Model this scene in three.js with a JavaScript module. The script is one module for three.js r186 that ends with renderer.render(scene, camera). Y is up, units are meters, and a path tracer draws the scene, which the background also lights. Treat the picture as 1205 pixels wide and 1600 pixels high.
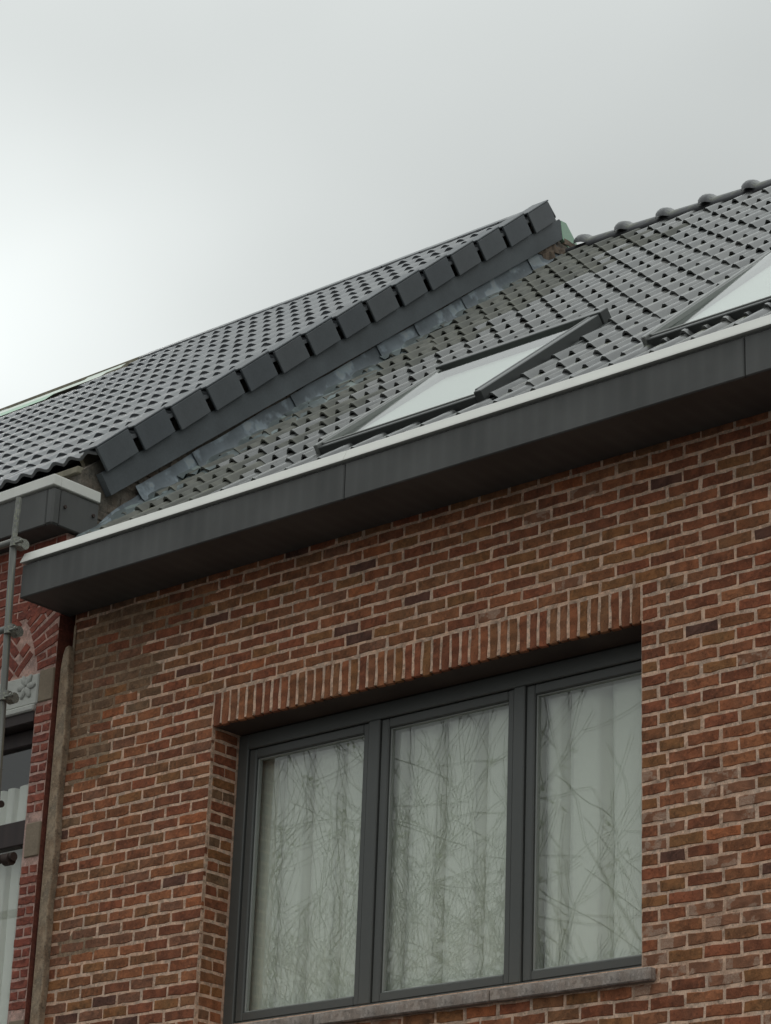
import * as THREE from 'three';
import { mergeGeometries } from 'three/addons/utils/BufferGeometryUtils.js';

// ---------------------------------------------------------------- camera, sky, sun, exposure
const scene = new THREE.Scene();
const FPX = 4072.5;                                             // focal length in photo pixels (photo 1205 x 1600)
const camera = new THREE.PerspectiveCamera(2 * Math.atan(800 / FPX) * 180 / Math.PI, 1205 / 1600, 0.1, 2000);
camera.position.set(7.0374, 1.6, 9.5987);
camera.rotation.set(0.38379, 0.73810, 0.03895, 'YXZ');
camera.updateMatrixWorld(true); camera.updateProjectionMatrix();

const renderer = new THREE.WebGLRenderer({ antialias: true });
renderer.toneMapping = THREE.LinearToneMapping;
renderer.toneMappingExposure = 1.4;
renderer.shadowMap.enabled = true;

// seeded random and value noise
function rng(seed) { let a = seed >>> 0; return () => { a = (a + 0x6D2B79F5) >>> 0; let t = Math.imul(a ^ (a >>> 15), 1 | a); t = (t + Math.imul(t ^ (t >>> 7), 61 | t)) ^ t; return ((t ^ (t >>> 14)) >>> 0) / 4294967296; }; }
const rnd = rng(7);
const jit = (a) => (rnd() * 2 - 1) * a;
function hash3(x, y, z) { let h = Math.imul(x | 0, 374761393) ^ Math.imul(y | 0, 668265263) ^ Math.imul(z | 0, 2147483647 - 1274126177); h = Math.imul(h ^ (h >>> 13), 1274126177); return ((h ^ (h >>> 16)) >>> 0) / 4294967296; }
const fade = (t) => t * t * (3 - 2 * t);
function vnoise(x, y, z = 0, px = 0, py = 0) {
  const xi = Math.floor(x), yi = Math.floor(y), zi = Math.floor(z), u = fade(x - xi), v = fade(y - yi), w = fade(z - zi);
  const m = (a, p) => p ? ((a % p) + p) % p : a;
  const h = (a, b, c) => hash3(m(xi + a, px), m(yi + b, py), zi + c);
  const l = (a, b, t) => a + (b - a) * t;
  return l(l(l(h(0, 0, 0), h(1, 0, 0), u), l(h(0, 1, 0), h(1, 1, 0), u), v), l(l(h(0, 0, 1), h(1, 0, 1), u), l(h(0, 1, 1), h(1, 1, 1), u), v), w);
}
function fbm(x, y, z = 0, oct = 4, p = 0) { let s = 0, a = 0.5, n = 0; for (let i = 0; i < oct; i++) { s += a * vnoise(x, y, z + i * 17.3, p, p); n += a; a *= 0.5; x *= 2; y *= 2; z *= 2; p *= 2; } return s / n; }
const clamp = (x, a = 0, b = 1) => Math.min(b, Math.max(a, x));
const smooth = (a, b, x) => { const t = clamp((x - a) / (b - a)); return t * t * (3 - 2 * t); };

// photo pixel -> direction -> point on a plane of the building
const camM = camera.matrixWorld.clone();
function ray(px, py) { return new THREE.Vector3((px - 602.5) / FPX, -(py - 800) / FPX, -1).transformDirection(camM); }
function atZ(px, py, z) { const d = ray(px, py), t = (z - camera.position.z) / d.z; return camera.position.clone().addScaledVector(d, t); }
function atX(px, py, x) { const d = ray(px, py), t = (x - camera.position.x) / d.x; return camera.position.clone().addScaledVector(d, t); }
function toPx(v) { const q = v.clone().project(camera); return [602.5 + q.x * 602.5, 800 - q.y * 800]; }
const inFrame = (v, m = 40) => { const [x, y] = toPx(v); return x > -m && x < 1205 + m && y > -m && y < 1600 + m; };

{ // overcast sky: grey cloud sheet, thinner and brighter low on the left, brighter overhead
  const W = 512, H = 256, data = new Float32Array(W * H * 4), glow = ray(-80, 690), d = new THREE.Vector3();
  for (let j = 0; j < H; j++) for (let i = 0; i < W; i++) {
    const az = (i + 0.5) / W * 2 * Math.PI - Math.PI, el = ((j + 0.5) / H - 0.5) * Math.PI;
    d.set(Math.cos(el) * Math.cos(az), Math.sin(el), Math.cos(el) * Math.sin(az));
    const e = Math.max(0, d.y);
    const c = fbm(d.x * 4.6 + 5, d.z * 4.6 + e * 7 + 9, d.y * 4.6, 5) - 0.5;
    let L = 0.372 * (1 + 2.1 * smooth(0.45, 1, e)) * (1 + 0.46 * c);
    const a = Math.acos(clamp(d.dot(glow), -1, 1));
    L += 0.23 * Math.exp(-Math.pow(a / 0.13, 2)) * (1 + 1.2 * c) + 0.10 * Math.exp(-Math.pow(a / 0.25, 2));
    if (d.y < 0) L *= 0.35;
    const k = (j * W + i) * 4;
    data[k] = L * 0.955; data[k + 1] = L * 1.005; data[k + 2] = L * 0.995; data[k + 3] = 1;
  }
  const sky = new THREE.DataTexture(data, W, H, THREE.RGBAFormat, THREE.FloatType);
  sky.mapping = THREE.EquirectangularReflectionMapping; sky.magFilter = sky.minFilter = THREE.LinearFilter; sky.needsUpdate = true;
  scene.background = sky; scene.environment = sky;
}
const sun = new THREE.DirectionalLight(new THREE.Color(1, 0.97, 0.92), 0.5);
{ const d = ray(-260, 560); sun.position.copy(d).multiplyScalar(60).add(new THREE.Vector3(-2, 6, 0)); sun.target.position.set(-2, 6, 0); }
sun.castShadow = true; sun.shadow.radius = 30; sun.shadow.mapSize.set(2048, 2048);
Object.assign(sun.shadow.camera, { left: -16, right: 16, top: 16, bottom: -16, near: 1, far: 140 });
scene.add(sun, sun.target);

// ---------------------------------------------------------------- materials
function tex(n, fn, srgb = true, rep = 1) {
  const data = new Uint8Array(n * n * 4);
  for (let j = 0; j < n; j++) for (let i = 0; i < n; i++) { const c = fn(i / n, j / n), k = (j * n + i) * 4; for (let q = 0; q < 3; q++) data[k + q] = clamp(c[q]) * 255; data[k + 3] = 255; }
  const t = new THREE.DataTexture(data, n, n, THREE.RGBAFormat);
  t.wrapS = t.wrapT = THREE.RepeatWrapping; t.magFilter = THREE.LinearFilter; t.minFilter = THREE.LinearMipmapLinearFilter; t.generateMipmaps = true;
  if (srgb) t.colorSpace = THREE.SRGBColorSpace; t.repeat.set(rep, rep); t.needsUpdate = true; return t;
}
const g3 = (v) => [v, v, v];
// fine fired-clay grain, dark pits and pale specks, 0.5 m to a repeat
const clayMap = tex(512, (u, v) => { const a = fbm(u * 12, v * 12, 1, 5, 12), b = vnoise(u * 128, v * 128, 3, 128, 128), c = fbm(u * 32, v * 32, 8, 3, 32); let L = 0.62 + 0.42 * a + 0.12 * b; L += 0.14 * smooth(0.62, 0.72, c) - 0.12 * smooth(0.34, 0.26, c); const w = fbm(u * 7, v * 7, 5, 3, 7) - 0.5; return [L * (1 + 0.05 * w), L * (1 - 0.05 * w), L * (1 - 0.12 * w)]; }, true, 2);
const stainMap = tex(512, (u, v) => { const a = fbm(u * 12, v * 12, 1, 5, 12), b = vnoise(u * 128, v * 128, 3, 128, 128); let L = 0.62 + 0.34 * a + 0.1 * b; const m = smooth(0.51, 0.58, fbm(u * 12, v * 12, 11, 4, 12)); return [L + 0.42 * m, L + 0.50 * m, L + 0.56 * m]; }, true, 2);
const grainBump = tex(512, (u, v) => g3(0.5 + 0.6 * (fbm(u * 40, v * 40, 2, 4, 40) - 0.5) + 0.4 * (fbm(u * 8, v * 8, 6, 2, 8) - 0.5)), false, 2);
const fineNoise = tex(512, (u, v) => g3(0.80 + 0.22 * fbm(u * 6, v * 6, 21, 5, 6) + 0.06 * (vnoise(u * 128, v * 128, 2, 128, 128) - 0.5)), true, 1);
const paleNoise = tex(256, (u, v) => g3(0.93 + 0.10 * (fbm(u * 6, v * 6, 25, 5, 6) - 0.4)), true, 1);
const streakMap = tex(512, (u, v) => g3(0.72 + 0.30 * fbm(u * 24, v * 3, 31, 4, 3) + 0.16 * (fbm(u * 6, v * 6, 12, 4, 6) - 0.5)), true, 1);
const dripMap = tex(512, (u, v) => g3(0.86 + 0.16 * (fbm(u * 20, v * 2, 33, 4, 2) - 0.5) + 0.22 * (fbm(u * 5, v * 5, 14, 4, 5) - 0.5) + (vnoise(u * 96, v * 96, 77, 96, 96) > 0.985 ? 0.12 : 0)), true, 1);
const leadMap = tex(512, (u, v) => { const a = fbm(u * 5, v * 5, 41, 5, 5), b = smooth(0.5, 0.66, fbm(u * 9, v * 9, 44, 4, 9)); const L = 0.5 + 0.45 * a + 0.28 * b; return [L * 0.97, L, L * 1.03]; }, true, 1);
const lichenMap = tex(512, (u, v) => { const a = fbm(u * 8, v * 8, 51, 5, 8), m = smooth(0.56, 0.66, fbm(u * 11, v * 11, 57, 4, 11)); const L = 0.62 + 0.36 * a; return [L + 0.16 * m, L + 0.17 * m, L + 0.07 * m]; }, true, 2);
const softBump = tex(256, (u, v) => g3(fbm(u * 6, v * 6, 61, 4, 6)), false, 1);

const lin = (r, g, b) => new THREE.Color().setRGB(r, g, b);
const mat = (c, o = {}) => new THREE.MeshStandardMaterial({ color: c, roughness: 0.85, ...o });
const M = {};
const brickTones = [[0.217, 0.075, 0.034], [0.201, 0.077, 0.033], [0.255, 0.09, 0.04], [0.179, 0.058, 0.027], [0.221, 0.095, 0.036], [0.185, 0.063, 0.03], [0.226, 0.071, 0.033], [0.207, 0.09, 0.04], [0.262, 0.099, 0.043], [0.109, 0.047, 0.031], [0.216, 0.089, 0.043], [0.288, 0.093, 0.036]];
const brickMats = brickTones.map((c) => mat(lin(...c).multiplyScalar(1.62), { map: clayMap, bumpMap: grainBump, bumpScale: 0.003, roughness: 0.93 }));
// brick with lime bloom: pale crusts with their own ragged outline on the clay
const bloomMaps = [3, 9, 14].map((sd) => tex(512, (u, v) => { const g = 0.86 + 0.40 * (fbm(u * 12, v * 12, sd, 4, 12) - 0.5) + 0.1 * vnoise(u * 128, v * 128, sd, 128, 128), m = smooth(0.54, 0.62, fbm(u * 9, v * 9, sd * 3 + 1, 5, 9)) * (0.35 + 0.5 * vnoise(u * 128, v * 128, sd + 5, 128, 128)), k = (a, b) => a * g * (1 - m) + b * m; return [k(0.61, 0.72), k(0.415, 0.62), k(0.31, 0.55)]; }, true, 2));
const stainedMats = [0, 1, 2, 1].map((i) => { const t = mat(0xffffff, { map: bloomMaps[i], bumpMap: grainBump, bumpScale: 0.003, roughness: 0.96 }); t.userData.tone = lin(.31, .135, .075); return t; });
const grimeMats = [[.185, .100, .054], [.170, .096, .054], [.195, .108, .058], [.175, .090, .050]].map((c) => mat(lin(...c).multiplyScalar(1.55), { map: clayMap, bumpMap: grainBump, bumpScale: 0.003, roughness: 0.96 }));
M.brickMerged = mat(0xffffff, { map: clayMap, bumpMap: grainBump, bumpScale: 0.003, roughness: 0.93, vertexColors: true });
M.mortar = mat(lin(.86, .58, .42), { map: clayMap, bumpMap: grainBump, bumpScale: 0.003, roughness: 0.97 });
M.mortarGrime = mat(lin(.42, .285, .185), { map: clayMap, bumpMap: grainBump, bumpScale: 0.003, roughness: 0.97 });
M.fillet = mat(lin(.43, .315, .215), { map: clayMap, bumpMap: grainBump, bumpScale: 0.004, roughness: 0.97 });
M.redBricks = [[.34, .085, .052], [.30, .072, .045], [.37, .098, .058], [.32, .088, .055]].map((c) => mat(lin(...c), { map: clayMap, bumpMap: grainBump, bumpScale: 0.002, roughness: 0.8 }));
M.redPaint = mat(lin(.235, .07, .045), { map: clayMap, roughness: 0.8 });
M.pinkMortar = mat(lin(.66, .42, .35), { map: clayMap, roughness: 0.95 });
M.tanStone = mat(lin(.36, .28, .20), { map: fineNoise, bumpMap: grainBump, bumpScale: 0.002 });
M.paleStone = mat(lin(.62, .62, .57), { map: paleNoise, bumpMap: grainBump, bumpScale: 0.004 });
M.sillStone = mat(lin(.43, .36, .315), { map: clayMap, roughness: 0.85 });
M.fascia = mat(lin(.132, .132, .127), { map: dripMap, roughness: 0.62 });
M.felt = mat(lin(.085, .085, .09), { map: fineNoise, roughness: 0.95 });
M.zinc = mat(lin(.24, .25, .26), { map: fineNoise, roughness: 0.6 });
M.trim = mat(lin(.90, .89, .83), { map: paleNoise, roughness: 0.55 });
M.frame = mat(lin(.095, .098, .092), { roughness: 0.42, bumpMap: softBump, bumpScale: 0.0006 });
M.bead = mat(lin(.30, .31, .29), { roughness: 0.4 });
M.shadedSoffit = mat(lin(.085, .058, .046), { map: fineNoise, roughness: 0.8 });  // lintel underside: shade painted in as a darkened base colour
M.room = mat(lin(.30, .29, .27), { roughness: 0.95 });
M.curtain = new THREE.MeshPhysicalMaterial({ color: lin(.90, .90, .83), roughness: 1, transmission: 0.12, thickness: 0, side: THREE.DoubleSide });
M.glass = new THREE.MeshPhysicalMaterial({ color: lin(.965, .985, .962), roughness: 0.0, transmission: 1, thickness: 0, ior: 1.85 });
M.skyGlass = new THREE.MeshPhysicalMaterial({ color: lin(.95, .99, .96), roughness: 0.03, transmission: 1, thickness: 0, ior: 1.5 });
M.tileA = [[.128, .131, .126], [.098, .102, .100], [.150, .150, .142], [.115, .118, .114]].map((c) => mat(lin(...c), { map: lichenMap, roughness: 0.27, bumpMap: softBump, bumpScale: 0.001 }));
M.ridge = mat(lin(.15, .152, .16), { map: lichenMap, roughness: 0.45 });
M.tileMoss = [[.190, .190, .160], [.160, .162, .138]].map((c) => mat(lin(...c), { map: lichenMap, roughness: 0.75 }));
M.tileB = [[.118, .125, .134], [.104, .111, .121], [.130, .137, .144]].map((c) => mat(lin(...c), { map: fineNoise, roughness: 0.42 }));
M.verge = [[.096, .107, .116], [.088, .099, .110], [.102, .111, .119]].map((c) => mat(lin(...c), { map: fineNoise, roughness: 0.55 }));
M.barge = mat(lin(.110, .124, .134), { map: fineNoise, roughness: 0.6 });
M.lead = mat(lin(.29, .32, .335), { map: leadMap, bumpMap: softBump, bumpScale: 0.012, roughness: 0.6 });
M.leadGreen = mat(lin(.24, .27, .255), { map: leadMap, bumpMap: softBump, bumpScale: 0.006, roughness: 0.7 });
M.gableBricks = [[.19, .155, .122], [.17, .142, .115], [.22, .165, .125]].map((c) => mat(lin(...c), { map: stainMap, bumpMap: grainBump, bumpScale: 0.004, roughness: 0.97 }));
M.gableMortar = mat(lin(.17, .145, .118), { map: clayMap, roughness: 0.97 });
M.skyFrame = mat(lin(.048, .052, .050), { roughness: 0.4 });
M.skyFrameLit = mat(lin(.20, .205, .195), { roughness: 0.4 });  // lighter copy of the frame metal, sky reflection put into the colour
M.added_backing = mat(lin(.36, .39, .36), { roughness: 0.9 });  // added pale panel under the skylight glass, lifts the tone of the panes
M.membrane = mat(lin(.38, .55, .42), { roughness: 0.6 });
M.membraneWhite = mat(lin(.66, .72, .64), { roughness: 0.6 });
M.batten = mat(lin(.34, .31, .23), { map: streakMap, roughness: 0.9 });
M.steel = mat(lin(.36, .36, .33), { map: lichenMap, roughness: 0.5, metalness: 0.2 });
M.rust = mat(lin(.075, .050, .042), { map: clayMap, roughness: 0.7, metalness: 0.3 });
M.brownWood = mat(lin(.050, .030, .028), { map: streakMap, roughness: 0.6 });
M.bark = mat(lin(.055, .048, .040), { roughness: 0.95 });
M.leaf = new THREE.MeshPhysicalMaterial({ color: lin(.20, .23, .10), roughness: 1, transmission: 0.3, thickness: 0, side: THREE.DoubleSide });
M.asphalt = mat(lin(.055, .055, .055), { map: fineNoise, roughness: 0.95 });
M.paving = mat(lin(.12, .115, .11), { map: fineNoise, roughness: 0.95 });

// ---------------------------------------------------------------- helpers
const used = {};
const numbered = (n) => { const k = used[n] = (used[n] ?? -1) + 1; return k ? `${n}_${String(k).padStart(3, '0')}` : n; };
function thing(name, label, category, group, kind) { const o = new THREE.Group(); o.name = numbered(name); if (label) o.userData.label = label; if (category) o.userData.category = category; if (group) o.userData.group = group; if (kind) o.userData.kind = kind; scene.add(o); return o; }
function group(name, parent) { const o = new THREE.Group(); o.name = name; parent.add(o); return o; }
function part(name, geo, material, parent) { const m = new THREE.Mesh(geo, material); m.name = name; m.castShadow = m.receiveShadow = true; parent.add(m); return m; }
// box with chamfered edges; uv in metres
function cbox(x0, x1, y0, y1, z0, z1, c = 0.004) {
  c = Math.min(c, (x1 - x0) * 0.3, (y1 - y0) * 0.3, (z1 - z0) * 0.3);
  const lo = [x0, y0, z0], hi = [x1, y1, z1], P = [], U = [];
  const quad = (a, b, d, e, ax) => { const n = [[a, b, d], [a, d, e]]; for (const t of n) for (const p of t) { P.push(...p); U.push(ax === 0 ? p[2] : p[0], ax === 1 ? p[2] : p[1]); } };
  const ctr = [(x0 + x1) / 2, (y0 + y1) / 2, (z0 + z1) / 2];
  const emit = (pts, ax) => { // orient outward
    const a = new THREE.Vector3(...pts[0]), b = new THREE.Vector3(...pts[1]), d = new THREE.Vector3(...pts[2]);
    const n = b.clone().sub(a).cross(d.clone().sub(a)); const o = a.clone().add(d).multiplyScalar(0.5).sub(new THREE.Vector3(...ctr));
    if (n.dot(o) < 0) pts.reverse();
    if (pts.length === 4) quad(...pts, ax); else for (const p of pts) { P.push(...p); U.push(ax === 0 ? p[2] : p[0], ax === 1 ? p[2] : p[1]); }
  };
  const V = (s, f) => [0, 1, 2].map((k) => { const base = s[k] > 0 ? hi[k] : lo[k]; return k === f ? base : base - s[k] * c; });
  for (let f = 0; f < 3; f++) for (const sg of [-1, 1]) { const a = (f + 1) % 3, b = (f + 2) % 3; emit([[-1, -1], [1, -1], [1, 1], [-1, 1]].map(([p, q]) => { const s = [0, 0, 0]; s[f] = sg; s[a] = p; s[b] = q; return V(s, f); }), f); }
  for (let e = 0; e < 3; e++) { const a = (e + 1) % 3, b = (e + 2) % 3; for (const p of [-1, 1]) for (const q of [-1, 1]) { const s1 = [0, 0, 0], s2 = [0, 0, 0]; s1[a] = s2[a] = p; s1[b] = s2[b] = q; s1[e] = -1; s2[e] = 1; emit([V(s1, a), V(s2, a), V(s2, b), V(s1, b)], a); } }
  for (const p of [-1, 1]) for (const q of [-1, 1]) for (const r of [-1, 1]) { const s = [p, q, r]; emit([V(s, 0), V(s, 1), V(s, 2)], 2); }
  const g = new THREE.BufferGeometry(); g.setAttribute('position', new THREE.Float32BufferAttribute(P, 3)); g.setAttribute('uv', new THREE.Float32BufferAttribute(U, 2)); g.computeVertexNormals(); return g;
}
// prism: polygon (list of [a,b]) swept between two values of the third axis
function prism(poly, lo, hi, axis) {
  const shape = new THREE.Shape(poly.map(([a, b]) => new THREE.Vector2(a, b)));
  const g = new THREE.ExtrudeGeometry(shape, { depth: hi - lo, bevelEnabled: false }); g.translate(0, 0, lo);
  if (axis === 'x') g.applyMatrix4(new THREE.Matrix4().set(0, 0, 1, 0, 0, 1, 0, 0, -1, 0, 0, 0, 0, 0, 0, 1)); // (a,b,t) -> x=t, y=b, z=-a : pass a = -z
  return g;
}
function tube(a, b, r0, r1 = r0, seg = 14) { const d = b.clone().sub(a), g = new THREE.CylinderGeometry(r1, r0, d.length(), seg, 1); g.applyQuaternion(new THREE.Quaternion().setFromUnitVectors(new THREE.Vector3(0, 1, 0), d.clone().normalize())); g.translate(...a.clone().add(b).multiplyScalar(0.5).toArray()); return g; }
const V3 = (x, y, z) => new THREE.Vector3(x, y, z);

// worn brick: outline jittered, softened arris; front at z=0 going back, centred on x,y; sizes w,h
function wornBrick(w, h, d, r, amp = 0.003) {
  const nx = w > 0.12 ? 4 : w > 0.07 ? 2 : 1, ny = h > 0.12 ? 4 : 1, pts = [];
  for (let i = 0; i < nx; i++) pts.push([-w / 2 + w * i / nx, -h / 2]);
  for (let i = 0; i < ny; i++) pts.push([w / 2, -h / 2 + h * i / ny]);
  for (let i = 0; i < nx; i++) pts.push([w / 2 - w * i / nx, h / 2]);
  for (let i = 0; i < ny; i++) pts.push([-w / 2, h / 2 - h * i / ny]);
  const j = () => (r() * 2 - 1) * amp, P = [], I = [], U = [], n = pts.length, o = pts.map(([x, y]) => [x + j(), y + j()]);
  const bev = 0.0035, back = [], rim = [], front = [];
  const add = (x, y, z) => { P.push(x, y, z); U.push(x, y); return P.length / 3 - 1; };
  for (const [x, y] of o) { back.push(add(x, y, -d)); rim.push(add(x, y, -bev + j() * 0.6)); const l = Math.hypot(x / w, y / h) || 1; front.push(add(x - Math.sign(x) * Math.min(bev, Math.abs(x)) * (Math.abs(Math.abs(x) - w / 2) < 0.006 ? 1 : 0.2), y - Math.sign(y) * bev, j() * 0.5)); }
  for (let i = 0; i < n; i++) { const k = (i + 1) % n; I.push(back[i], back[k], rim[k], back[i], rim[k], rim[i], rim[i], rim[k], front[k], rim[i], front[k], front[i]); }
  const c = add(0, 0, j() * 0.4); for (let i = 0; i < n; i++) I.push(c, front[i], front[(i + 1) % n]);
  let g = new THREE.BufferGeometry(); g.setAttribute('position', new THREE.Float32BufferAttribute(P, 3)); g.setAttribute('uv', new THREE.Float32BufferAttribute(U, 2)); g.setIndex(I); g = g.toNonIndexed(); g.computeVertexNormals(); return g;
}
function shiftUV(g, a, b) { const q = g.clone(), u = q.attributes.uv; for (let i = 0; i < u.count; i++) u.setXY(i, u.getX(i) + a, u.getY(i) + b); return q; }
const brickCache = {};
function brickGeo(w, h, d) { const key = `${Math.round(w * 100)}_${Math.round(h * 200)}`; const list = brickCache[key] ??= []; const want = w > 0.17 ? 10 : 5; if (list.length < want) list.push(shiftUV(wornBrick(w, h, d, rnd), rnd(), rnd())); return list[Math.floor(rnd() * list.length)]; }

// places a list of {w,h,d,pos,quat,mat} as the nearest `limit` single meshes plus one merged rest
function layPieces(list, name, parent, limit, restName, restMat, geoOf) {
  list.forEach((b) => { b.dist = b.pos.distanceTo(camera.position) + (inFrame(b.pos) ? 0 : 1000); });
  list.sort((a, b) => a.dist - b.dist);
  const rest = [];
  list.forEach((b, i) => {
    const g = geoOf(b);
    if (i < limit && b.dist < 1000) { const m = part(name, g, b.mat, parent); m.position.copy(b.pos); if (b.quat) m.quaternion.copy(b.quat); }
    else { const q = (g.index ? g.toNonIndexed() : g.clone()); q.applyMatrix4(new THREE.Matrix4().compose(b.pos, b.quat ?? new THREE.Quaternion(), V3(1, 1, 1))); const c = b.mat.userData.tone ?? b.mat.color, n = q.attributes.position.count, a = new Float32Array(n * 3); for (let k = 0; k < n; k++) { a[3 * k] = c.r; a[3 * k + 1] = c.g; a[3 * k + 2] = c.b; } q.setAttribute('color', new THREE.BufferAttribute(a, 3)); rest.push(q); }
  });
  if (rest.length) { const m = part(restName, mergeGeometries(rest), restMat, parent); m.userData.kind = 'stuff'; }
  return list;
}

// ---------------------------------------------------------------- ground
{
  const s = part('street', new THREE.PlaneGeometry(600, 600).rotateX(-Math.PI / 2), M.asphalt, scene); s.userData = { kind: 'structure', label: 'dark asphalt street below the houses' };
  const p = part('pavement', cbox(-40, 40, 0.0, 0.13, 0.12, 2.2, 0.02), M.paving, scene); p.userData = { kind: 'structure', label: 'raised grey pavement along the house fronts' };
}

// ---------------------------------------------------------------- our brick house
const YL = 5.856, WL = -2.924, WR = 0, WB = 4.185, PIT = 0.0672, XE = -4.15, YS = 6.765;   // lintel soffit, window sides and foot, course pitch, wall end, eaves soffit
const house = thing('brick_house', 'brown brick house with grey tiled roof, skylights and a wide three part window', 'house');
const TH = Math.atan(0.83), RS = Math.sin(TH), RC = Math.cos(TH), RY = 6.9953, RZ = 0.3, RIDGE = 6.598;
const roofDrop = (x, s) => -0.03 * clamp(x + 4.1, -0.3, 3.2) * s / 6.6;                         // the ridge sags away from the party wall
const roofPt = (x, s, n = 0) => { const k = n + roofDrop(x, s); return V3(x, RY + RS * s + RC * k, RZ - RC * s + RS * k); };
{
  // wall core = the mortar that the bricks stand proud of
  const sh = new THREE.Shape([[XE, 0.13], [3.2, 0.13], [3.2, YS + 0.1], [XE, YS + 0.1]].map((p) => new THREE.Vector2(...p)));
  sh.holes.push(new THREE.Path([[WL, WB], [WR, WB], [WR, YL + 0.199], [WL, YL + 0.199]].map((p) => new THREE.Vector2(...p))));
  const g = new THREE.ExtrudeGeometry(sh, { depth: 0.3, bevelEnabled: false }); g.translate(0, 0, -0.3032);
  const wall = part('wall', g, M.mortar, house);
  const list = [], H = PIT - 0.0155;
  const put = (a, b, y0, y1, mt) => { const w = b - a, h = y1 - y0; if (w < 0.02) return; list.push({ w, h, pos: V3((a + b) / 2, (y0 + y1) / 2, 0), mat: mt }); };
  const nUp = Math.floor((YS - YL) / PIT) + 1, nDown = 40;
  for (let r = -nDown; r < nUp; r++) {
    const yb = YL + r * PIT + 0.0075, y0 = yb, y1 = yb + H; if (y0 > YS - 0.01) continue;
    const ph = (((r % 2) + 2) % 2 ? 0.35 : 0.45) + jit(0.006);
    const spans = [];
    if (r >= 3 || y1 < WB - 0.02) spans.push([XE + 0.003, 3.2]); else if (r >= 0) spans.push([XE + 0.003, WL - 0.008], [WR + 0.006, 3.2]); else spans.push([XE + 0.003, WL - 0.001], [WR + 0.001, 3.2]);
    for (const [A, B] of spans) {
      const cuts = [A];
      if (A > -0.1 && r < 3) { cuts.push(A + (ph > 0.4 ? 0.095 : 0.148)); if (ph > 0.4) cuts.push(A + 0.252); }
      let x = Math.ceil((A - ph) / 0.2) * 0.2 + ph;
      while (x < B - 0.03) { if (x - cuts[cuts.length - 1] > 0.085 || (cuts.length === 1 && x - A > 0.045)) cuts.push(x + jit(0.008)); x += 0.2; }
      if (B - cuts[cuts.length - 1] < 0.06 && cuts.length > 1) cuts.pop();
      cuts.push(B);
      for (let i = 0; i + 1 < cuts.length; i++) {
        const a = cuts[i] + (i ? 0.0068 : 0), b = cuts[i + 1] - (i + 2 < cuts.length ? 0.0068 : 0), xm = (a + b) / 2, ym = (y0 + y1) / 2;
        const rr = rnd(); let mt = brickMats[rr < 0.018 ? 9 : Math.floor(rnd() * 9)]; if (rnd() < 0.05) mt = brickMats[10 + Math.floor(rnd() * 2)];
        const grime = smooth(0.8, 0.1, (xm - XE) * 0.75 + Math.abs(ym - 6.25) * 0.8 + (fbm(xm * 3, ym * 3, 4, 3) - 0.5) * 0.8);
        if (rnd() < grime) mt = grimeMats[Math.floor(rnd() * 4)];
        const eff = (xm > 0 ? 0.30 * smooth(6.0, 4.6, ym) : 0.08) + (xm < -3 && ym < 5.2 ? 0.12 : 0);
        if (mt !== brickMats[9] && rnd() < eff) mt = stainedMats[Math.floor(rnd() * 4)];
        put(a + Math.abs(jit(0.0018)), b - Math.abs(jit(0.0018)), y0 + jit(0.002), y1 + jit(0.002), mt);
      }
    }
  }
  layPieces(list, 'brick', wall, 300, 'outlying_bricks', M.brickMerged, (b) => brickGeo(b.w, b.h, 0.022));
  // returns of the window opening: left and right reveals
  for (const [side, X] of [['l', WL], ['r', WR]]) for (let r = -25; r < 0; r++) {
    const y = YL + r * PIT + 0.006 + H / 2, sgn = side === 'l' ? 1 : -1;
    const cuts = r % 2 ? [0.024, 0.205] : [0.024, 0.115, 0.205];
    for (let i = 0; i + 1 < cuts.length; i++) {
      const w = cuts[i + 1] - cuts[i] - 0.008;
      const m = part('reveal_brick', brickGeo(w, H, 0.022), rnd() < 0.3 ? grimeMats[Math.floor(rnd() * 4)] : brickMats[Math.floor(rnd() * 9)], wall);
      m.rotation.y = sgn * Math.PI / 2; m.position.set(X + sgn * 0.003, y, -(cuts[i] + cuts[i + 1]) / 2);
    }
  }
  // rough grimy smears of mortar over the upper courses beside the party wall: flat skins with their own ragged edge
  for (const [cx, cy, rx, ry, sd] of [[-3.86, 6.52, 0.42, 0.16, 1], [-3.95, 6.22, 0.30, 0.20, 2], [-3.62, 6.30, 0.22, 0.12, 3], [-3.98, 5.86, 0.20, 0.16, 4], [-3.45, 6.62, 0.5, 0.10, 5], [-3.9, 4.75, 0.16, 0.08, 6]]) {
    const pts = []; for (let k = 0; k < 40; k++) { const t = k / 40 * 2 * Math.PI, q = 0.7 + 0.7 * fbm(Math.cos(t) * 2 + sd * 7, Math.sin(t) * 2 + 3, sd, 3); pts.push(new THREE.Vector2(Math.max(XE + 0.002, cx + rx * q * Math.cos(t)), Math.min(6.76, cy + ry * q * Math.sin(t)))); }
    part('mortar_stain', new THREE.ExtrudeGeometry(new THREE.Shape(pts), { depth: 0.0008 + sd * 0.0001, bevelEnabled: false }).translate(0, 0, -0.0031), M.mortarGrime, house);
  }
  const lintel = group('lintel', house);
  part('lintel_mortar', cbox(WL + 0.0005, WR - 0.0005, YL + 0.0125, YL + 0.1985, -0.3, -0.0022, 0.001), M.mortar, lintel);
  part('lintel_soffit', cbox(WL + 0.002, WR - 0.002, YL + 0.002, YL + 0.012, -0.3, -0.025, 0.001), M.shadedSoffit, lintel);  // underside sheet whose dark colour carries the shade of the opening
  const n = 46, p = (WR - WL) / n;
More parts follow.
